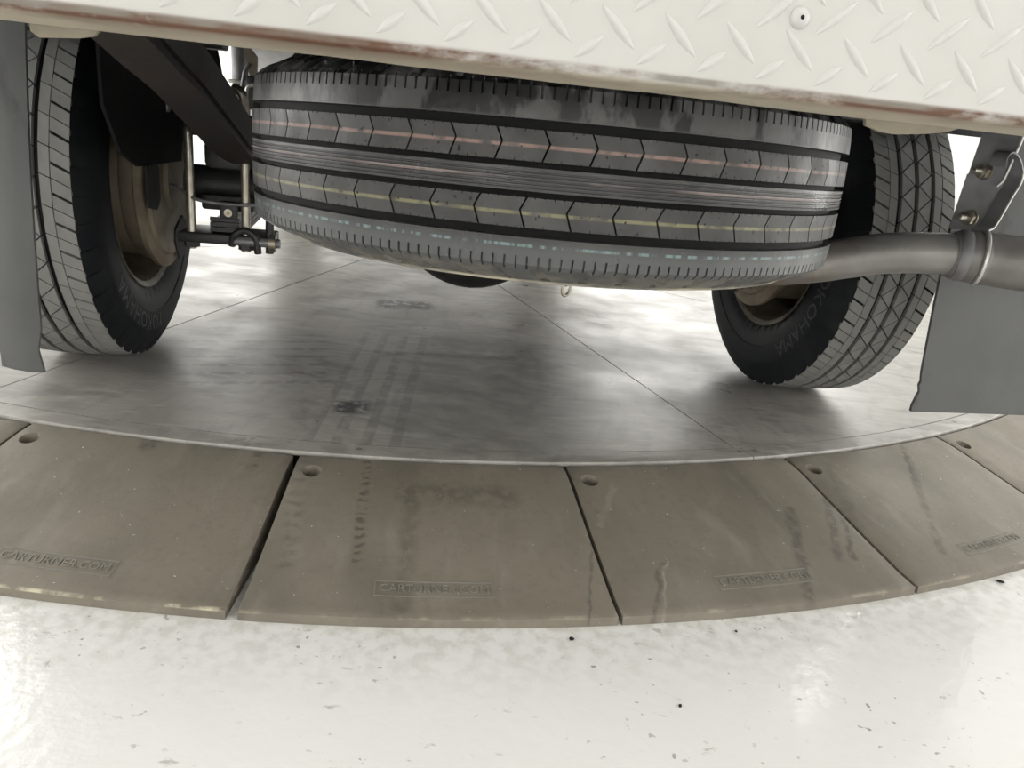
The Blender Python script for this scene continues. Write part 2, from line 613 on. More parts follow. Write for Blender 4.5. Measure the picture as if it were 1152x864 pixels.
seams = [-10.5, 21.3] + [21.3 + 328.2 / 11 * k for k in range(1, 11)]
for i, a0 in enumerate(seams):
    a1 = seams[i + 1] if i + 1 < len(seams) else 349.5
    n = 10
    g = .0012
    V, F = [], []
    for zz in (0, -.012):
        V.append(pol((a0 + a1) / 2, .012, zz))
        for k in range(n + 1):
            a = a0 + (a1 - a0) * k / n
            if k in (0, n):
                a += math.degrees(g / RI) * (1 if k == 0 else -1)
            V.append(pol(a, RI - .0012, zz))
    m = n + 2
    F = [tuple(range(m)), tuple(reversed(range(m, 2 * m)))] + [(k, m + k, m + (k + 1) % m, (k + 1) % m) for k in range(m)]
    obj('deck_plate', fix(mesh('deck_plate', V, F, M['deck'])), turn)
    # rim segment with a rolled outer lip
    prof = [(RI + .0012, -.012), (RI + .0012, .0), (RI + .002, .0008), (RD - .0022, .0008), (RD - .0008, .0004), (RD, -.0008), (RD, -.007), (RD - .004, -.010), (RD - .02, -.013)]
    V, F = [], []
    n = 14
    b0, b1 = a0 + .3 + math.degrees(.0008 / RD), a1 + .3 - math.degrees(.0008 / RD)
    for k in range(n + 1):
        a = b0 + (b1 - b0) * k / n
        V += [pol(a, r, zz) for r, zz in prof]
    m = len(prof)
    for k in range(n):
        for j in range(m):
            F.append((k * m + j, k * m + (j + 1) % m, k * m + m + (j + 1) % m, k * m + m + j))
    F += [tuple(range(m)), tuple(reversed(range(n * m, n * m + m)))]
    rim = obj('rim_segment', sharp(fix(mesh('rim_segment', V, F, M['deck'])), 40), turn)
    if i == 0:
        screw_v, screw_f = join([revolve([(0, .0001), (.0012, .002), (.0012, .0042), (.0006, .006), (-.002, .0065)], [2 * PI * k / 16 for k in range(16)]),
                                 box((0, 0, .0013), (.006, .0012, .0006)), box((0, 0, .0013), (.0012, .006, .0006))])
        screw_me = fix(mesh('screw', screw_v, screw_f, M['screw']))
    for sa in (a0 + .02, a0 + .8, (a0 + a1) / 2 - .1):
        obj('screw', screw_me, rim, pol(sa, 2.474, .0004))
V, F = revolve([(-.013, .001), (-.013, RD - .03), (-.06, RD - .03), (FLOOR_Z + .001, RD - .03)], [2 * PI * k / 96 for k in range(96)])
obj('turntable_base', mesh('turntable_base', V, F, M['dark_gap']), turn)

# ramp segments -------------------------------------------------------
RP = [(RD + .0035, -.0050), (RD + .008, -.0030), (2.535, -.0062), (2.565, -.0125), (2.60, -.0215), (2.64, -.0315), (2.72, -.0510), (2.79, -.0665), (2.808, -.0690), (RO - .005, -.0705), (RO - .001, -.0725)]
SEG, GAP = 10.0, .13


def ramp_mesh():
    na = 12
    h = SEG / 2 - GAP / 2
    prof = RP + [(RO, FLOOR_Z + .0004), (RD + .0035, FLOOR_Z + .0004)]
    m = len(prof)
    V, F = [], []
    edge = [0, .12] + list(np.linspace(.9, 2 * h - .9, na - 3)) + [2 * h - .12, 2 * h]
    for e in edge:
        a = -h + e
        lo = .0022 if e in (0, 2 * h) else 0
        for j, (r, z) in enumerate(prof):
            V.append(pol(a, r, z - (lo if j < len(RP) - 1 else 0)))
    na = len(edge)
    for k in range(na - 1):
        for j in range(m):
            F.append((k * m + j, k * m + (j + 1) % m, k * m + m + (j + 1) % m, k * m + m + j))
    F += [tuple(range(m)), tuple(reversed(range((na - 1) * m, na * m)))]
    me = fix(mesh('ramp_segment', V, F, M['ramp']))
    o = obj('ramp_source', me)
    hx = pol(-h + .64, 2.548, -.012)
    cv, cf = revolve([(-.014, .0001), (-.014, .0125), (.006, .0150), (.02, .0155), (.02, .0001)], [2 * PI * k / 24 for k in range(24)])
    cut = obj('cutter', fix(mesh('cutter', [(a + hx[0], b + hx[1], c + hx[2]) for a, b, c in cv], cf, M['ramp']), 1e-5))
    md = o.modifiers.new('hole', 'BOOLEAN')
    md.object = cut
    md.operation = 'DIFFERENCE'
    md.solver = 'EXACT'
    dg = bpy.context.evaluated_depsgraph_get()
    dg.update()
    me2 = bpy.data.meshes.new_from_object(o.evaluated_get(dg))
    me2.name = 'ramp_segment'
    bpy.data.objects.remove(o)
    bpy.data.objects.remove(cut)
    return sharp(me2, 30), hx


ramp_me, hole = ramp_mesh()


def slope(r):
    for (r0, z0), (r1, z1) in zip(RP, RP[1:]):
        if r0 <= r <= r1:
            return z0 + (z1 - z0) * (r - r0) / (r1 - r0)
    return RP[-1][1]


tv, tf = text_verts('CARTURNER.COM', .0185, .001)
tw = max(v[0] for v in tv) - min(v[0] for v in tv)
kx = .145 / tw
V = []
for x, y, z in tv:
    r = 2.772 - y
    V.append(pol(math.degrees(x * kx / r), r, slope(r) + .0003 + (z + .0005) * .9))
letter_me = mesh('raised_lettering', V, tf, M['emboss'])
fv, ff = [], []
for dx, dy, wx, wy in ((0, .0125, .158, .0016), (0, -.0125, .158, .0016), (.0785, 0, .0016, .025), (-.0785, 0, .0016, .025)):
    n = 8 if wx > wy else 1
    vv, f2 = [], []
    for k in range(n + 1):
        for sy in (-1, 1):
            for dz in (0, .0011):
                r = 2.772 - (dy + sy * wy / 2)
                vv.append(pol(math.degrees((dx - wx / 2 + wx * k / n) / r), r, slope(r) - .0003 + dz))
    for k in range(n):
        a = k * 4
        f2 += [(a, a + 4, a + 5, a + 1), (a + 1, a + 5, a + 7, a + 3), (a + 3, a + 7, a + 6, a + 2)]
    fv, ff = join([(fv, ff), (vv, f2)])
frame_me = mesh('lettering_border', fv, ff, M['emboss'])
wv_, wf_ = join([revolve([(0, .0001), (.0035, .003), (.0035, .0058), (.001, .0062), (.001, .0108), (-.001, .0112)], [2 * PI * k / 20 for k in range(20)]), box((0, 0, .0036), (.009, .0016, .0006))])
bolt_me = fix(mesh('fixing_bolt', wv_, wf_, M['screw']))
labels = {
    -2: 'grey polymer ramp segment beside the yellow-scraped one, away from the wide gap',
    -1: 'grey polymer ramp segment with yellowish scraped front edge and a wide gap at its end',
    0: 'grey polymer ramp segment with dark tread print streaks, right after the wide gap',
    1: 'grey polymer ramp segment with a pale scuffed lettering strip and long dark drip stain',
    2: 'grey polymer ramp segment with faint dark streaks, third after the wide gap',
    3: 'grey polymer ramp segment below the wide mud flap, fourth after the wide gap',
}
def ramp_mark(k, p0, p1, half_width, amt, dotted=0, tone=(.05, .046, .04)):
    a0 = rad(8.17 + SEG * k)
    q = []
    for px, py in (p0, p1):
        w0 = pix(px, py, -.04)
        dx, dy = w0[0] - DC[0], w0[1] - DC[1]
        q.append((dx * math.cos(a0) + dy * math.sin(a0), -dx * math.sin(a0) + dy * math.cos(a0)))
    cx, cy = (q[0][0] + q[1][0]) / 2, (q[0][1] + q[1][1]) / 2
    ex, ey = q[1][0] - q[0][0], q[1][1] - q[0][1]
    return (cx, cy, half_width, math.hypot(ex, ey) / 2, math.atan2(-ex, ey), amt, dotted, tone)


pale = (.30, .285, .25)
ramp_mats = {
    -1: ramp_material([ramp_mark(-1, (190, 503), (168, 530), .014, .8), ramp_mark(-1, (308, 515), (284, 550), .008, .8, 160)], .9),
    0: ramp_material([ramp_mark(0, (415, 512), (400, 640), .007, .9, 420), ramp_mark(0, (345, 520), (318, 640), .012, .45, 260),
                      ramp_mark(0, (440, 568), (590, 574), .022, .5), ramp_mark(0, (465, 560), (450, 680), .012, .45),
                      ramp_mark(0, (520, 528), (630, 535), .018, .4), ramp_mark(0, (665, 560), (668, 690), .002, .6)]),
    1: ramp_material([ramp_mark(1, (884, 570), (922, 668), .009, .75), ramp_mark(1, (925, 560), (950, 625), .008, .6), ramp_mark(1, (948, 580), (965, 622), .005, .8),
                      ramp_mark(1, (848, 528), (852, 532), .016, .8), ramp_mark(1, (745, 615), (740, 690), .004, .6),
                      ramp_mark(1, (750, 615), (752, 690), .002, .8, 0, pale), ramp_mark(1, (780, 678), (850, 668), .010, .5, 0, pale), ramp_mark(1, (672, 600), (690, 560), .006, .4, 0, pale)]),
    2: ramp_material([ramp_mark(2, (1010, 520), (1070, 620), .007, .55), ramp_mark(2, (925, 535), (970, 600), .012, .3), ramp_mark(2, (1000, 500), (1030, 560), .004, .6)]),
}
for k in range(-5, 31):
    ang = 8.17 + SEG * k
    extra = {-1: -.12, -2: -.10}.get(k, 0)
    r = obj('ramp_segment', ramp_me, None, (DC[0], DC[1], 0), (0, 0, rad(ang + extra)))
    if k == -1:              # sits slightly askew, opening the joint towards the outer edge
        piv = Vector((DC[0], DC[1], 0)) + Vector(pol(3.0, 2.5, 0))
        r.matrix_world = Matrix.Translation(piv) @ Matrix.Rotation(rad(-.5), 4, 'Z') @ Matrix.Translation(-piv) @ Matrix.Translation(r.location) @ Matrix.Rotation(rad(ang + extra), 4, 'Z')
    if k in ramp_mats:
        r.material_slots[0].link = 'OBJECT'
        r.material_slots[0].material = ramp_mats[k]
    if k in labels:
        tag(r, labels[k], 'ramp', 'ramp segments around the turntable')
    else:
        tag(r, 'clean grey polymer ramp segment farther round the turntable beyond the truck wheels', 'ramp', 'ramp segments around the turntable')
    obj('raised_lettering', letter_me, r)
    obj('lettering_border', frame_me, r)
    obj('fixing_bolt', bolt_me, r, (hole[0], hole[1], hole[2] - .0135))

# ------------------------------------------------------------------ truck
AY, WR, WX = .10, .358, .768          # axle position, wheel radius, wheel centre offset
truck = obj('utility_truck', None, None, (-.086, 1.563, 0), (0, 0, rad(10.03)))
tag(truck, 'white tray truck seen from behind, spare tyre slung under its tread plate tail', 'truck')


def part(name, vf, mat, smooth=None, parent=truck, doubles=0, **k):
    me = fix(mesh(name, vf[0], vf[1], mat), doubles)
    if smooth:
        sharp(me, smooth)
    return obj(name, me, parent, **k)


# --- tray with the folded rear tread plate
YR = -1.03
HW = .90
prof = [(YR, .700), (YR, .5700), (YR + .0008, .5665), (YR + .003, .5635), (YR + .0065, .5615), (YR + .012, .5606), (YR + .075, .5590), (YR + .075, .5620), (YR + .013, .5636), (YR + .0055, .5665), (YR + .003, .572), (YR + .003, .700)]
xs = np.linspace(-HW, HW, 61)
V, F = [], []
rng = np.random.RandomState(3)
wob = np.convolve(rng.randn(61), np.ones(3) / 3, 'same') * .0006
for x, d in zip(xs, wob):
    V += [(x, y + (d if z < .57 else 0), z + (d if z < .565 else 0)) for y, z in prof]
m = len(prof)
for k in range(60):
    for j in range(m):
        F.append((k * m + j, k * m + (j + 1) % m, k * m + m + (j + 1) % m, k * m + m + j))
F += [tuple(range(m)), tuple(reversed(range(60 * m, 61 * m)))]
plate = part('rear_tread_plate', (V, F), M['plate'], 30)
tag(plate, 'white checker plate with rust along its lower fold')
# raised bars
bv, bf = [], []
nb = 13
for i in range(nb):
    t = -1 + 2 * i / (nb - 1)
    wdt = .0036 * (1 - abs(t) ** 1.6) ** .8 + .0003
    hgt = .0019 * (1 - abs(t) ** 2.2) + .0001
    u = t * .018
    bv += [(u, .0004, -wdt), (u, -hgt * .8, -wdt * .45), (u, -hgt, 0), (u, -hgt * .8, wdt * .45), (u, .0004, wdt)]
for i in range(nb - 1):
    for j in range(4):
        bf.append((i * 5 + j, i * 5 + 5 + j, i * 5 + 6 + j, i * 5 + 1 + j))
bar_me = mesh('raised_bar', bv, bf, M['paint'], True)
for i in range(-22, 21):
    for j in range(3):
        obj('raised_bar', bar_me, plate, (.0356 + .0424 * i, YR, .5922 + .0405 * j), (0, rad(44), 0))
        obj('raised_bar', bar_me, plate, (.0146 + .0424 * i, YR, .5735 + .0405 * j if j else .5765), (0, rad(-42), 0)) if j else None
        if j == 0:
            o = obj('raised_bar', bar_me, plate, (.0176 + .0424 * i, YR, .5785), (0, rad(-38), 0))
            o.scale = (.66, 1, 1)
rv, rf = revolve([(.0035, .0001), (.0034, .0025), (.0026, .0052), (.0008, .0072), (-.0004, .0076)], [2 * PI * k / 18 for k in range(18)])
rv = [(x, -z, y) for x, y, z in rv]
hv, hf = revolve([(.0037, .0001), (.0037, .0015)], [2 * PI * k / 10 for k in range(10)])
rivet = part('rivet', (rv, rf), M['paint'], 50, plate, loc=(.0739, YR, .6117))
part('rivet_core', ([(x, -z, y) for x, y, z in hv], hf), M['under'], None, plate, loc=(.0739, YR, .6117))
# tray deck and its frame
bbox('tray_deck', (0, .32, .755), (1.84, 2.70, .03), M['under'], truck, .004)
for x in (-.905, .905):
    bbox('tray_side_rail', (x, .34, .735), (.03, 2.68, .09), M['paint'], truck, .006)
for y in (-.35, .55, 1.2):
    bbox('cross_bearer', (0, y, .715), (1.6, .06, .05), M['chassis'], truck, .004)
# little cream tabs of the tail frame under the fold
part('tail_tab', flat([(.180, .574), (.186, .5535), (.200, .5497), (.215, .5492), (.240, .5520), (.258, .5550), (.272, .5600), (.280, .567), (.280, .574)], -.955, -.951), M['cream'])
part('tail_tab', flat([(.306, .576), (.306, .5615), (.330, .5595), (.345, .5585), (.345, .576)], -.958, -.950), M['cream'])
part('tail_tab', flat([(-.434, .576), (-.434, .5540), (-.429, .5505), (-.405, .5528), (-.394, .5552), (-.390, .5600), (-.388, .576)], -.955, -.951), M['cream'])

# --- chassis rails, crossmember
for sx in (-1, 1):
    path = [(sx * .468, -.95, .640), (sx * .468, -.70, .608), (sx * .468, -.56, .578), (sx * .468, -.46, .557), (sx * .468, -.35, .527), (sx * .468, -.23, .494), (sx * .468, -.12, .464), (sx * .468, 0, .442), (sx * .465, .15, .425), (sx * .46, .42, .415)]
    P = spline(path if sx < 0 else path[5:], 6)
    rail = part('chassis_rail', strip(P, (1, 0, 0), .060, .064), M['rusty_rail'], 35)
    P2 = [tuple(np.array(p) + np.array((-sx * .0315, 0, .0))) for p in P]
    part('rail_flange', strip(P2, (1, 0, 0), .006, .040), M['rusty_rail'], 35, rail)
    bbox('chassis_beam', (sx * .46, 1.45, .415), (.07, 2.1, .09), M['chassis'], truck, .006)
    bbox('cross_brace', (sx * .57, -.30, .615), (.26, .05, .05), M['chassis'], truck, .004)
bbox('spare_crossmember', (.04, -.22, .64), (.80, .06, .07), M['chassis'], truck, .005)
bbox('tail_crossmember', (.36, -.88, .640), (1.0, .05, .10), M['chassis'], truck, .004)

# --- rear axle, differential
part('axle_tube', tube([(-.60, AY, WR), (-.3, AY, WR), (-.17, AY, WR), (.17, AY, WR), (.3, AY, WR), (.60, AY, WR)], [.036, .036, .045, .045, .036, .036], 20), M['chassis'], 40)
prof = []
for k in range(17):
    t = PI * k / 16
    prof.append((-.13 * math.cos(t), .0005 + .176 * math.sin(t) ** .7))
V, F = revolve(prof, [2 * PI * k / 40 for k in range(40)])
diff = part('differential', (V, F), M['chassis'], 40, loc=(-.015, AY, WR), rot=(PI / 2, 0, 0))
V, F = revolve([(.118, .118), (.126, .122), (.138, .120), (.140, .001)], [2 * PI * k / 40 for k in range(40)])
part('cover_plate', (V, F), M['chassis'], 40, diff)
bvv, bff = revolve([(0, .008), (.008, .008), (.009, .0001)], [2 * PI * k / 6 for k in range(6)])
cb = fix(mesh('cover_bolt', bvv, bff, M['grey_steel']))
for k in range(10):
    obj('cover_bolt', cb, diff, (.108 * math.cos(2 * PI * k / 10), .108 * math.sin(2 * PI * k / 10), .138))
part('drive_shaft', tube([(-.015, AY + .16, WR), (-.01, 1.9, .42)], .04, 16), M['chassis'], 40)

# --- leaf spring hardware
for sx in (-1, 1):
    X = sx * .512
    P = spline([(X, AY - .09, .300), (X, AY, .292), (X, .5, .318), (X, .95, .40)], 6)
    sp_ = None
    for k, (t0, off) in enumerate(((len(P), 0), (14, -.010), (10, -.020))):
        Q = P[:t0] + np.array((0, 0, off))
        lf = part('spring_leaf', strip(Q, (1, 0, 0), .055, .0085), M['chassis'], 35)
    bbox('spring_plate', (X + sx * -.002, AY - .05, .263), (.175, .11, .020), M['chassis'], truck, .004)
    bbox('bump_stop', (X + .004, AY - .045, .420), (.085, .07, .055), M['chassis'], truck, .012)
    bbox('axle_saddle', (X, AY - .02, .328), (.10, .08, .03), M['chassis'], truck, .006)
    bbox('bump_bracket', (X - .005, AY - .06, .475), (.12, .06, .045), M['rusty_rail'], truck, .008)
    # U bolts
    for dx, top in ((-.062, .452), (.040, .530)):
        x = X + dx if sx < 0 else X - dx
        ub = part('u_bolt', tube(spline([(x - (.02 if top > .5 else 0), AY - .085, top + (.014 if top > .5 else .012)), (x - (.005 if top > .5 else 0), AY - .09, top + .006), (x, AY - .09, top - .02), (x, AY - .09, .36), (x, AY - .09, .240)], 5), .0085, 12), M['zinc'], 50)
        nv, nf = revolve([(-.008, .004), (-.008, .015), (.008, .015), (.008, .004)], [2 * PI * k / 6 for k in range(6)])
        part('nut', (nv, nf), M['chassis'], None, ub, loc=(x, AY - .09, .252))
    # bracket pieces under the plate
    x = X + .06
    part('shock_bracket', tube(spline([(x - .045, AY - .10, .252), (x - .040, AY - .105, .272), (x - .02, AY - .105, .284), (x, AY - .105, .272), (x + .004, AY - .10, .240)], 5), .007, 10), M['chassis'], 50)
    part('shock_pin', tube([(X + .015, AY - .10, .262), (X + .106, AY - .10, .262)], .009, 12), M['grey_steel'], 40)
    bv2, bf2 = revolve([(-.006, .004), (-.006, .017), (.006, .017), (.006, .004)], [2 * PI * k / 20 for k in range(20)])
    part('pin_washer', (bv2, bf2), M['zinc'], 40, loc=(X + .092, AY - .10, .262), rot=(0, PI / 2, 0))
    part('plate_bolt', tube([(X + .085, AY - .09, .240), (X + .085, AY - .09, .33)], .008, 10), M['chassis'], 40)
    # square block with a shiny bolt, brake line
    blk = bbox('line_clip', (X + .008, AY - .085, .318), (.034, .014, .034), M['chassis'], truck, .004)
    part('clip_bolt', ([(a, -c, b) for a, b, c in bv2], bf2), M['zinc'], 40, blk, loc=(X + .008, AY - .094, .314)).scale = (.45, .5, .45)
    part('brake_line', tube(spline([(sx * .64, AY - .03, .352), (sx * .60, AY - .07, .350), (sx * .56, AY - .10, .336), (sx * .50, AY - .105, .332), (sx * .44, AY - .10, .334)], 6), .0035, 8), M['grey_steel'], 50)
    # dark arch added over the wheel to keep light out of its well
    if True:
        prof = []
        V, F = [], []
        n = 14
        for k in range(n + 1):
            t = rad(32 + 110 * k / n)
            for xx in (sx * .60, sx * .90):
                V.append((xx, AY + .43 * math.cos(t), WR + .43 * math.sin(t) - .03 if t > 0 else WR + .43 * math.sin(t) - .03))
        for k in range(n):
            F.append((2 * k, 2 * k + 1, 2 * k + 3, 2 * k + 2))
        g = part('wheel_shade_arch', (V, F), M['under'], 60)
        sd = g.modifiers.new('thickness', 'SOLIDIFY')
        sd.thickness = .004
for sx in (-1,):
    gv, gf = flat([(-.34, .74), (-.34, .50), (-.28, .43), (-.20, .405), (.06, .40), (.10, .50), (.12, .74)], sx * .605, sx * .600)
    part('inner_shade_guard', ([(y, x, z) for x, y, z in gv], gf), M['under'])  # panel added to shade the rim and darken the wheel well
bbox('bolt_head', (-.607, -.02, .500), (.022, .02, .022), M['grey_steel'], truck, .006)
bbox('guard_stay', (-.545, .01, .492), (.10, .014, .018), M['chassis'], truck, .004)

# --- things seen through the gap ahead of the left rail
part('air_canister', tube([(-.640, .88, .532), (-.640, .88, .54), (-.640, .88, .56), (-.640, .88, .575), (-.640, .88, .69)], [.018, .021, .021, .023, .023], 20), M['grey_steel'], 40)
bbox('canister_strap', (-.640, .85, .572), (.050, .02, .010), M['bright_steel'], truck, .002)
bbox('canister_bracket', (-.640, .90, .515), (.040, .05, .11), M['grey_steel'], truck, .004)
part('cream_gusset', flat([(-.618, .690), (-.578, .640), (-.580, .575), (-.594, .565), (-.612, .640)], .80, .806), M['cream'])
part('bent_wire', tube(spline([(-.60, .75, .50), (-.60, .75, .545), (-.592, .75, .562), (-.57, .75, .566)], 6), .005, 10), M['bright_steel'], 50)
part('bent_wire', tube(spline([(-.628, .80, .50), (-.622, .80, .55), (-.612, .80, .60), (-.60, .80, .62)], 6), .005, 10), M['grey_steel'], 50)
bbox('valve_body', (-.585, .82, .545), (.05, .06, .09), M['chassis'], truck, .008)
bbox('fuel_tank', (.30, 1.0, .47), (.42, .70, .22), M['chassis'], truck, .03)

# --- wheels ------------------------------------------------------------
NP = 48
DP = 2 * PI / NP


def crown(z):
    return WR - .0045 * (abs(z) / .082) ** 2.4


def thetas_for(n_p, fracs):
    return [(i + f) * 2 * PI / n_p for i in range(n_p) for f in fracs]


def rear_carcass():
    B = WR - .0095
    half = [(.034 + .0045, B + .0005), (.0815, B), (.0822, crown(.082)), (.0855, .3495), (.090, .342), (.096, .332), (.1015, .318), (.1035, .312), (.1045, .3105), (.1065, .300), (.1075, .282), (.1075, .266), (.1055, .264), (.1040, .250), (.100, .236), (.094, .225), (.088, .217), (.086, .208)]
    prof = [(z, r) for z, r in reversed(half)] + [(0, B)] + [(-z, r) for z, r in half]
    prof = prof

    def disp(t, j, z, r):
        a = abs(z)
        f = (t / DP) % 1
        if .0818 < a < .098 and f < .075:
            return -.006 * (1 - (a - .082) / .016 * .7)
        if .0985 < a < .103 and .4 < f < .5:
            return -.0015
        return 0
    return revolve(prof, thetas_for(NP, (0, .03, .074, .08, .2, .4, .401, .5, .501, .75)), disp)


def tri_polys(z0, z1, flip):
    """one pitch of a rib: two triangles divided by zigzag sipes (fractions of a pitch)"""
    e = .030
    d = .0011 / (z1 - z0)
    A = [(0 + e, 0), (1 - e, 0), (.5, 1 - .06)]
    Bp = [(.5 + e, 1), (1.5 - e, 1), (1.0, .06)]
    out = []
    for P in (A, Bp):
        q = []
        for f, s_ in P:
            s2 = 1 - s_ if flip else s_
            q.append((f * DP, z0 + (z1 - z0) * s2))
        out.append(q)
    return out


def shoulder_polys(z0, z1, sg):
    """one pitch of a shoulder: an inner run and two outer blocks, slanted slots"""
    zs = z0 + (z1 - z0) * .36
    sl = .30 * sg
    out = []
    g1, g2 = .050, .017
    # outer blocks
    for f0, f1, l, r in ((0, .5, g1, g2), (.5, 1, g2, g1)):
        out.append([((f0 + l) * DP, zs + .0007), ((f1 - r) * DP, zs + .0007), ((f1 - r + sl) * DP, z1), ((f0 + l + sl) * DP, z1)])
    # inner pieces
    for f0, f1 in ((-.5, .5),):
        d_ = .14 * sg
        out.append([((f0 + g2 - d_) * DP, z0), ((f1 - g2 - d_) * DP, z0), ((f1 - g2) * DP, zs - .0007), ((f0 + g2) * DP, zs - .0007)])
    return [[(t, sg * z) for t, z in p] for p in out]


zA, zB = .0385, .082
fam = []                                   # (name, mesh)
for sg in (1, -1):
    for p in shoulder_polys(zA, zB, sg):
        fam.append(('shoulder_block', sg, p))
for z0, z1, fl in ((.0045, .0295, False), (-.0295, -.0045, True)):
    for p in tri_polys(z0, z1, fl):
        fam.append(('rib_block', 1 if z0 > 0 else -1, p))
fam_me = []
for nm, sg, p in fam:
    v, f = prism(p, crown, WR - .0098)
    fam_me.append((nm, sg, fix(mesh(nm, v, f, M['tread'])), (v, f)))
cv_, cf_ = rear_carcass()
carc_me = sharp(fix(mesh('tyre', cv_, cf_, M['rubber'])), 30)
# rim: barrel, well, disc
rim_prof = [(.088, .206), (.092, .212), (.094, .2165), (.092, .2185), (.088, .216), (.086, .206), (.075, .199), (.05, .196), (.03, .180), (-.02, .176), (-.05, .192), (-.085, .198), (-.092, .214), (-.095, .212), (-.088, .195), (-.05, .170), (-.045, .12), (-.04, .06), (-.04, .001)]
rv_, rf_ = revolve(rim_prof, [2 * PI * k / 72 for k in range(72)])
rimw_me = sharp(fix(mesh('steel_rim', rv_, rf_, M['rim']), recalc=True), 35)
drum_prof = [(-.03, .150), (.085, .152), (.092, .158), (.112, .160), (.117, .172), (.127, .173), (.130, .168), (.131, .150), (.137, .146), (.137, .060), (.145, .055), (.145, .001)]
dv_, df_ = revolve(drum_prof, [2 * PI * k / 64 for k in range(64)])
drum_me = sharp(fix(mesh('brake_drum', dv_, df_, M['drum'])), 35)
hv_, hf_ = flat([(-.045, -.01), (-.035, -.055), (0, -.066), (.038, -.055), (.046, -.01), (.03, .012), (-.03, .012)], -.002, .002)
slot_me = fix(mesh('backing_opening', [(x, z, y) for x, y, z in hv_], hf_, M['dark_gap']))
tvv, tff = text_verts('YOKOHAMA', .046, .0016)
twd = max(v[0] for v in tvv) - min(v[0] for v in tvv)


def letter_ring(phi_mid, span):
    V = []
    for x, y, z in tvv:
        r = .286 + y
        V.append((r * math.cos(phi_mid - x / twd * span), r * math.sin(phi_mid - x / twd * span), .1070 + z + (.0006 if r < .3 else -.001)))
    return V, tff


VIS = {1: (172, 318), -1: (-4, 138)}
n_sh = 0
for sx in (1, -1):
    nm = 'rear_wheel'
    wh = obj(nm, carc_me, truck, (sx * WX, AY, WR), (0, -sx * PI / 2, 0))
    wh['label'] = 'black tyre on the exhaust pipe side' if sx > 0 else 'black tyre on the leaf spring hardware side'
    obj('steel_rim', rimw_me, wh)
    dr = obj('brake_drum', drum_me, wh)
    bo = []
    # black slabs standing in for the shade inside the backing plate openings
    for a in (20, 150, 270):
        obj('backing_opening', slot_me, wh, (.105 * math.cos(rad(a)), .105 * math.sin(rad(a)), .1385), (0, 0, rad(a + 90)))
    if sx > 0:
        lv, lf = letter_ring(rad(240), rad(56))
    else:
        lv, lf = letter_ring(rad(-30), rad(56))
    part('sidewall_lettering', (lv, lf), M['letter'], None, wh)
    rest = []
    lo, hi = VIS[sx]
    for i in range(NP):
        mid = math.degrees((i + .5) * DP)
        vis = any(lo <= mid + q <= hi for q in (0, -360))
        for (bn, sg, me, vf) in fam_me:
            if sx < 0 and sg < 0:
                vis2 = False
            else:
                vis2 = vis
            if vis2:
                obj(bn, me, wh, (0, 0, 0), (0, 0, i * DP))
            else:
                Rz = Matrix.Rotation(i * DP, 3, 'Z')
                rest.append(([Rz @ Vector(p) for p in vf[0]], vf[1]))
    tr = part('remaining_tread', join(rest), M['tread'], None, wh)
    tr['kind'] = 'stuff'

# --- spare wheel ---------------------------------------------------------
SR = .352
NS = 56
DS = 2 * PI / NS


def s_crown(z):
    return SR - .0040 * (abs(z) / .078) ** 2.2


GD = .0095
half = [(.0710, s_crown(.0710)), (.0735, .3458), (.0755, .3435), (.0785, .338), (.0820, .330), (.0855, .321), (.0885, .313), (.0905, .3085), (.0925, .307), (.0935, .303), (.0940, .290), (.0940, .265), (.092, .240), (.088, .222), (.086, .214), (.085, .206)]
half_top = [(.0730, s_crown(.0730)), (.0765, .3455), (.0800, .342), (.0840, .336), (.0880, .327), (.0925, .318), (.0955, .312), (.0985, .3085), (.1005, .307), (.1025, .303), (.1035, .290), (.1035, .265), (.100, .240), (.092, .222), (.086, .214), (.085, .206)]
mid = [(.0475, s_crown(.0475)), (.052, s_crown(.052)), (.056, s_crown(.056)), (.060, s_crown(.060)), (.0635, s_crown(.0635)), (.0640, s_crown(.064)), (.0675, s_crown(.0675))]


def spare_disp(t, j, z, r):
    a = abs(z)
    f = (t / DS) % 1
    if .0638 < a < .0740:                       # fine shoulder sipes
        if min(abs(f - q) for q in (.12, .37, .62, .87)) < .0205:
            return -.0035
    if .0740 <= a < .0905:                      # slanted buttress lugs
        c0 = .30 + (a - .074) / .0155 * .34
        if abs(f - c0) < .12:
            return -.0060 * min(1, (a - .073) / .004)
    if a < .0105:
        return 0
    return 0


fr = sorted([0, .05, .2, .25, .45, .5, .57, .7, .75, .95] + [q + d for q in (.12, .37, .62, .87) for d in (-.024, -.020, .020, .024)])
th = thetas_for(NS, fr)
shoulders = []
lines = [-.0075, -.0045, -.002, .002, .0045, .0075]
for sg in (1, -1):
    pr = [(.0472, SR - GD)] + mid + (half_top if sg > 0 else half)
    pr = [(sg * z, r) for z, r in pr]
    shoulders.append(revolve(pr, th, spare_disp))
base_pr = [(.0475, SR - GD), (0, SR - GD), (-.0475, SR - GD)]
# centre rib with fine circumferential lines
cr = [(.0095, SR - GD - .001), (.0095, SR - .0003)]
for q in (.0058, .0028, -.0004, -.0034, -.0064):
    cr += [(q + .0009, SR), (q + .0004, SR - .0012), (q - .0004, SR - .0012), (q - .0009, SR)]
cr += [(-.0095, SR - .0003), (-.0095, SR - GD - .001)]


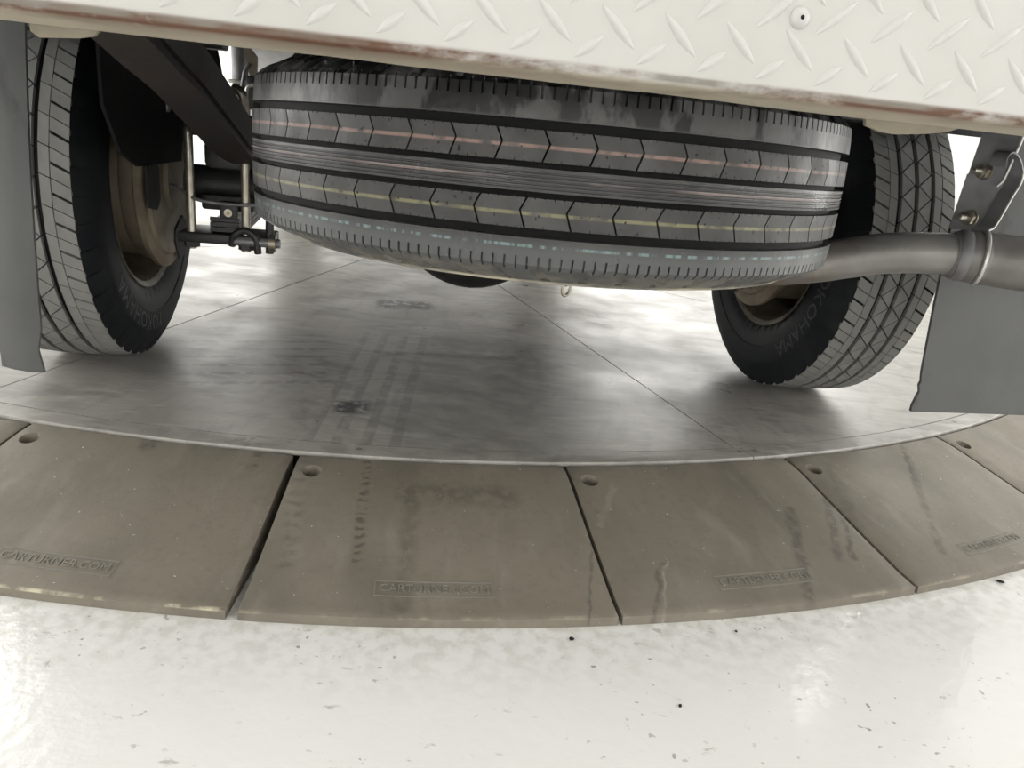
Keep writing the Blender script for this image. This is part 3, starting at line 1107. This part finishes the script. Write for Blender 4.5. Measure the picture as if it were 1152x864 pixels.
V, F = join(shoulders)
TILT = (Matrix.Rotation(math.atan2(-.007, 1), 3, 'Y') @ Matrix.Rotation(-math.atan2(.0232, 1), 3, 'X')).to_euler()
SW = Vector((.0138, .9976, .4775))
tm = Matrix.Translation((-.086, 1.563, 0)) @ Matrix.Rotation(rad(10.03), 4, 'Z')
sl_ = tm.inverted() @ SW
spare = obj('spare_wheel', sharp(fix(mesh('spare_wheel', V, F, M['spare'])), 30), truck, sl_, TILT)
spare['label'] = 'glossy black spare tyre with coloured moulding lines, slung flat under the tray'
part('centre_rib', revolve(cr, [2 * PI * k / 224 for k in range(224)]), M['spare'], 30, spare)
part('groove_base', revolve(base_pr, [2 * PI * k / 168 for k in range(168)]), M['groove'], 60, spare)

def block_poly(z0, z1, pt):
    """chevron ended block with little notches; pt = +1 points towards +theta"""
    e = .022
    tip = .13 * pt
    zm = z0 + (z1 - z0) * .58
    P = []

    def run(f0, f1, z, inward):
        out = [(f0, z)]
        for q in (.18, .40, .62, .84):
            f = f0 + (f1 - f0) * q
            s_ = .011 * (1 if f1 > f0 else -1)
            dpt = .0026 if abs(q - .4) < .05 else .0014
            out += [(f - s_, z), (f - s_ * .2, z + inward * dpt), (f + s_ * .2, z + inward * dpt), (f + s_, z)]
        out.append((f1, z))
        return out
    P += run(e, 1 - e, z0, 1)
    P.append((1 - e + tip, zm))
    P += run(1 - e, e, z1, -1)
    P.append((e + tip, zm))
    return [(f * DS, z) for f, z in P]


rest = []
for z0, z1, pt, off in ((.0145, .0395, 1, .25), (-.0395, -.0145, -1, .0)):
    v, f = prism(block_poly(z0, z1, pt), s_crown, SR - GD - .0005)
    me = fix(mesh('tread_block', v, f, M['block']))
    for i in range(NS):
        a = (i + off) * DS
        deg = math.degrees(a + DS / 2) % 360
        if 165 < deg < 385 or deg < 15:
            obj('tread_block', me, spare, (0, 0, 0), (0, 0, a))
        else:
            Rz = Matrix.Rotation(a, 3, 'Z')
            rest.append(([Rz @ Vector(p) for p in v], f))
tr = part('remaining_tread', join(rest), M['block'], None, spare)
tr['kind'] = 'stuff'
obj('steel_rim', rimw_me, spare, rot=(PI, 0, 0))
# hoist chain loop hanging below the wheel
for k, (lx, lz, ry) in enumerate(((.044, .345, 0), (.047, .331, .2))):
    P = []
    for i in range(28):
        t = 2 * PI * i / 28
        P.append((.0065 * math.cos(t), 0, .0075 * math.sin(t) + (.006 if math.sin(t) > 0 else -.006)))
    o = part('chain_link', tube(P, .0022, 8, True), M['zinc'], 60, loc=(lx, -.574, lz), rot=(0, ry, .5 if k else 1.9))
hub = part('hoist_plate', revolve([(0, .001), (0, .06), (.006, .062), (.010, .05), (.010, .001)], [2 * PI * k / 24 for k in range(24)]), M['chassis'], 40, loc=(0, -.574, .362))

# --- exhaust ---------------------------------------------------------------
P = spline([(.02, -.10, .345), (.16, -.14, .342), (.30, -.28, .342), (.38, -.38, .346), (.46, -.44, .366), (.56, -.475, .395), (.64, -.495, .405), (.70, -.51, .406)], 8)
ex = part('exhaust_pipe', tube(P, .0315, 28), M['pipe'], 60)
tp = spline([(.655, -.500, .406), (.668, -.503, .406), (.684, -.508, .406), (.695, -.511, .405), (.71, -.515, .405), (.80, -.555, .403), (.95, -.63, .400)], 6)
rr = np.interp(np.linspace(0, 6, len(tp)), [0, .6, 1.3, 2, 3, 4, 6], [.0318, .036, .0345, .0385, .0395, .040, .040])
part('tail_pipe', tube(tp, rr, 32, cap=False), M['pipe'], 60)
c0 = np.array((.672, -.5045, .406))
ax = Vector((.95 - .70, -.63 + .51, 0)).normalized()
for off, r_, wd in ((0, .0372, .016), (.026, .0405, .006)):
    R = Vector((0, 0, 1)).rotation_difference(ax).to_euler()
    part('pipe_clamp_band', revolve([(-wd / 2, r_ - .003), (-wd / 2, r_), (-wd / 4, r_ + .0018), (wd / 4, r_ + .0018), (wd / 2, r_), (wd / 2, r_ - .003)], [2 * PI * k / 40 for k in range(40)]), M['bright_steel'] if off else M['grey_steel'], 40, loc=tuple(Vector(c0) + ax * off), rot=R)

# --- mud flaps --------------------------------------------------------------
# wide flap with torn corner on the exhaust side
poly = [(.745, .64), (.727, .600), (.717, .50), (.711, .44), (.722, .30), (.733, .19), (.7365, .175), (.7345, .168), (.739, .155), (.7365, .148), (.735, .140), (.7325, .130), (.733, .118), (.85, .1195), (1.02, .121), (1.02, .64)]
fl = part('mud_flap', flat(poly, -.420, -.414), M['flap'])
fl['label'] = 'wide grey rubber flap with a torn lower corner'
# narrow twisted flap on the spring side
top = [(-.650, -.430), (-.668, -.434), (-.686, -.434), (-.704, -.430), (-.724, -.420)]
nz = 16
V, F = [], []
for side in (0, 1):
    for k in range(nz + 1):
        q = k / nz
        z = .66 - (.66 - .123) * q
        for i, (x, y) in enumerate(top):
            bow = -.012 * math.sin(PI * q)
            xx = x + (-.026 * q if i < 2 else -.012 * q)
            if i == 0 and q > .88:
                xx -= .006 * math.sin((q - .88) / .12 * PI)
            zz = z + (.004 * i / 4 if q == 1 else 0)
            V.append((xx, y + bow + (.006 if side else 0), zz))
n = len(top)
o1 = (nz + 1) * n
for k in range(nz):
    for i in range(n - 1):
        a = k * n + i
        F += [(a, a + 1, a + n + 1, a + n), (o1 + a, o1 + a + n, o1 + a + n + 1, o1 + a + 1)]
    F += [(k * n, k * n + n, o1 + k * n + n, o1 + k * n), (k * n + n - 1, o1 + k * n + n - 1, o1 + k * n + 2 * n - 1, k * n + 2 * n - 1)]
for i in range(n - 1):
    F += [(i, o1 + i, o1 + i + 1, i + 1), (nz * n + i, nz * n + i + 1, o1 + nz * n + i + 1, o1 + nz * n + i)]
fl = part('mud_flap', (V, F), M['flap'], 40)
fl['label'] = 'narrow curled grey rubber flap with wet smears'

# --- flap bracket and exhaust hanger -----------------------------------------
nrm = Vector((-.70, -.71, 0)).normalized()
tan = Vector((.71, -.70, 0)).normalized()        # towards the viewer and outwards


def bp(u, z, d=0):
    p = Vector((.735, -.440, 0)) + tan * u + nrm * d
    return (p.x, p.y, z)


poly = [(-.012, .66), (.030, .66), (.030, .60), (.024, .545), (.017, .513), (.008, .509), (.000, .506), (-.006, .508), (-.024, .50)]


def plate3(poly, d0, d1):
    n = len(poly)
    V = [bp(u, z, d0) for u, z in poly] + [bp(u, z, d1) for u, z in poly]
    F = [tuple(range(n)), tuple(reversed(range(n, 2 * n)))] + [(i, n + i, n + (i + 1) % n, (i + 1) % n) for i in range(n)]
    return V, F


br = part('flap_bracket', plate3([(-.020, .66), (.032, .66), (.030, .58), (.022, .520), (.017, .512), (.006, .510), (-.004, .512), (-.028, .520)], .006, .010), M['grey_steel'])
part('bracket_edge', tube([bp(.032, .66, .011), bp(.030, .58, .011), bp(.022, .520, .011), bp(.016, .511, .011)], .0022, 8), M['bright_steel'], 50, br)  # pale tube drawn along the bracket's near edge
hp = part('hanger_plate', plate3([(-.030, .525), (.022, .530), (.020, .500), (.014, .462), (.004, .440), (-.034, .438)], .001, .005), M['grey_steel'])
for u, z in ((-.006, .531), (-.008, .459)):
    bvv, bff = join([revolve([(0, .013), (.002, .013), (.002, .010), (.003, .009), (.011, .0085), (.012, .005), (.030, .0048), (.031, .0001)], [2 * PI * k / 18 for k in range(18)])])
    R = Vector((0, 0, 1)).rotation_difference(Vector((-.95, -.30, 0)).normalized()).to_euler()
    bo = part('bracket_bolt', (bvv, bff), M['zinc'], 40, loc=bp(u, z, .010 if z > .5 else .005), rot=R)
    nv, nf = revolve([(.002, .005), (.002, .0115), (.010, .0115), (.010, .005)], [2 * PI * k / 6 for k in range(6)])
    part('nut', (nv, nf), M['zinc'], None, bo)
# curled strap
HK = [(.724, -.466, .540), (.7235, -.466, .556), (.732, -.466, .562), (.746, -.466, .5526), (.757, -.466, .534), (.757, -.466, .5166), (.751, -.466, .50), (.742, -.468, .475), (.735, -.470, .459), (.724, -.478, .450), (.706, -.492, .447), (.692, -.503, .4445)]
hk = spline(HK, 6)
part('exhaust_hanger', strip(hk, (.55, -.83, 0), .022, .003), M['grey_steel'], 60)
part('hanger_edge', tube([tuple(np.array(p) + np.array((.55 * .011, -.83 * .011, 0))) for p in hk[24:]], .0018, 8), M['bright_steel'], 60)  # pale tube following the strap's near edge

# --- the rest of the truck, beyond what hangs under the tail -------------------
cabp = [(1.72, .55), (1.72, 1.55), (1.95, 1.72), (2.75, 1.72), (3.25, 1.20), (4.05, 1.05), (4.15, .85), (4.12, .45), (3.85, .40), (3.60, .55), (2.6, .38), (2.0, .40)]
V, F = flat(cabp, -.80, .80)
V = [(y, x, z) for x, y, z in V]
cab = obj('cab_body', bevel(mesh('cab_body', V, F, M['cab']), .04), truck)
bbox('rear_window', (0, 1.715, 1.35), (1.2, .02, .36), M['glass'], cab, .01)
headb = bbox('headboard', (0, 1.64, 1.15), (1.80, .05, .80), M['paint'], truck, .01)
for sx in (-1, 1):
    fw = obj('front_wheel', carc_me, truck, (sx * .74, 3.15, WR), (0, -sx * PI / 2, 0))
    obj('steel_rim', rimw_me, fw)
    allb = []
    for i in range(NP):
        for (bn, sg, me, vf) in fam_me:
            Rz = Matrix.Rotation(i * DP, 3, 'Z')
            allb.append(([Rz @ Vector(p) for p in vf[0]], vf[1]))
    if sx < 0:
        fme = fix(mesh('remaining_tread', *join(allb), M['tread']))
    tag(obj('remaining_tread', fme, fw), kind='stuff')

# ------------------------------------------------------------------ crumbs on the floor
def crumb(loc, sz, rz, label):
    b = bmesh.new()
    bmesh.ops.create_icosphere(b, subdivisions=2, radius=.5)
    for v in b.verts:
        v.co *= random.uniform(.75, 1.15)
        v.co.x *= sz[0]
        v.co.y *= sz[1]
        v.co.z *= sz[2]
    zmin = min(v.co.z for v in b.verts)
    for v in b.verts:
        v.co.z -= zmin
    me = bpy.data.meshes.new('rubber_crumb')
    b.to_mesh(me)
    b.free()
    me.materials.append(M['rubber'])
    tag(obj('rubber_crumb', me, None, loc, (0, 0, rz)), label, 'debris', 'rubber crumbs on the white floor')


crumb(pix(1125, 655, FLOOR_Z), (.014, .006, .004), -.5, 'flat black rubber chip on white floor just outside the turntable ramp')
crumb(pix(643, 720, FLOOR_Z), (.007, .006, .004), .5, 'small dark pebble of grit on white floor below the thin ramp joint')
crumb(pix(828, 711, FLOOR_Z), (.004, .003, .003), .2, 'tiny black speck of grit beside the scuffed ramp segment')
crumb(pix(765, 795, FLOOR_Z), (.006, .004, .003), 1., 'small dark grit crumb out on the open white floor')
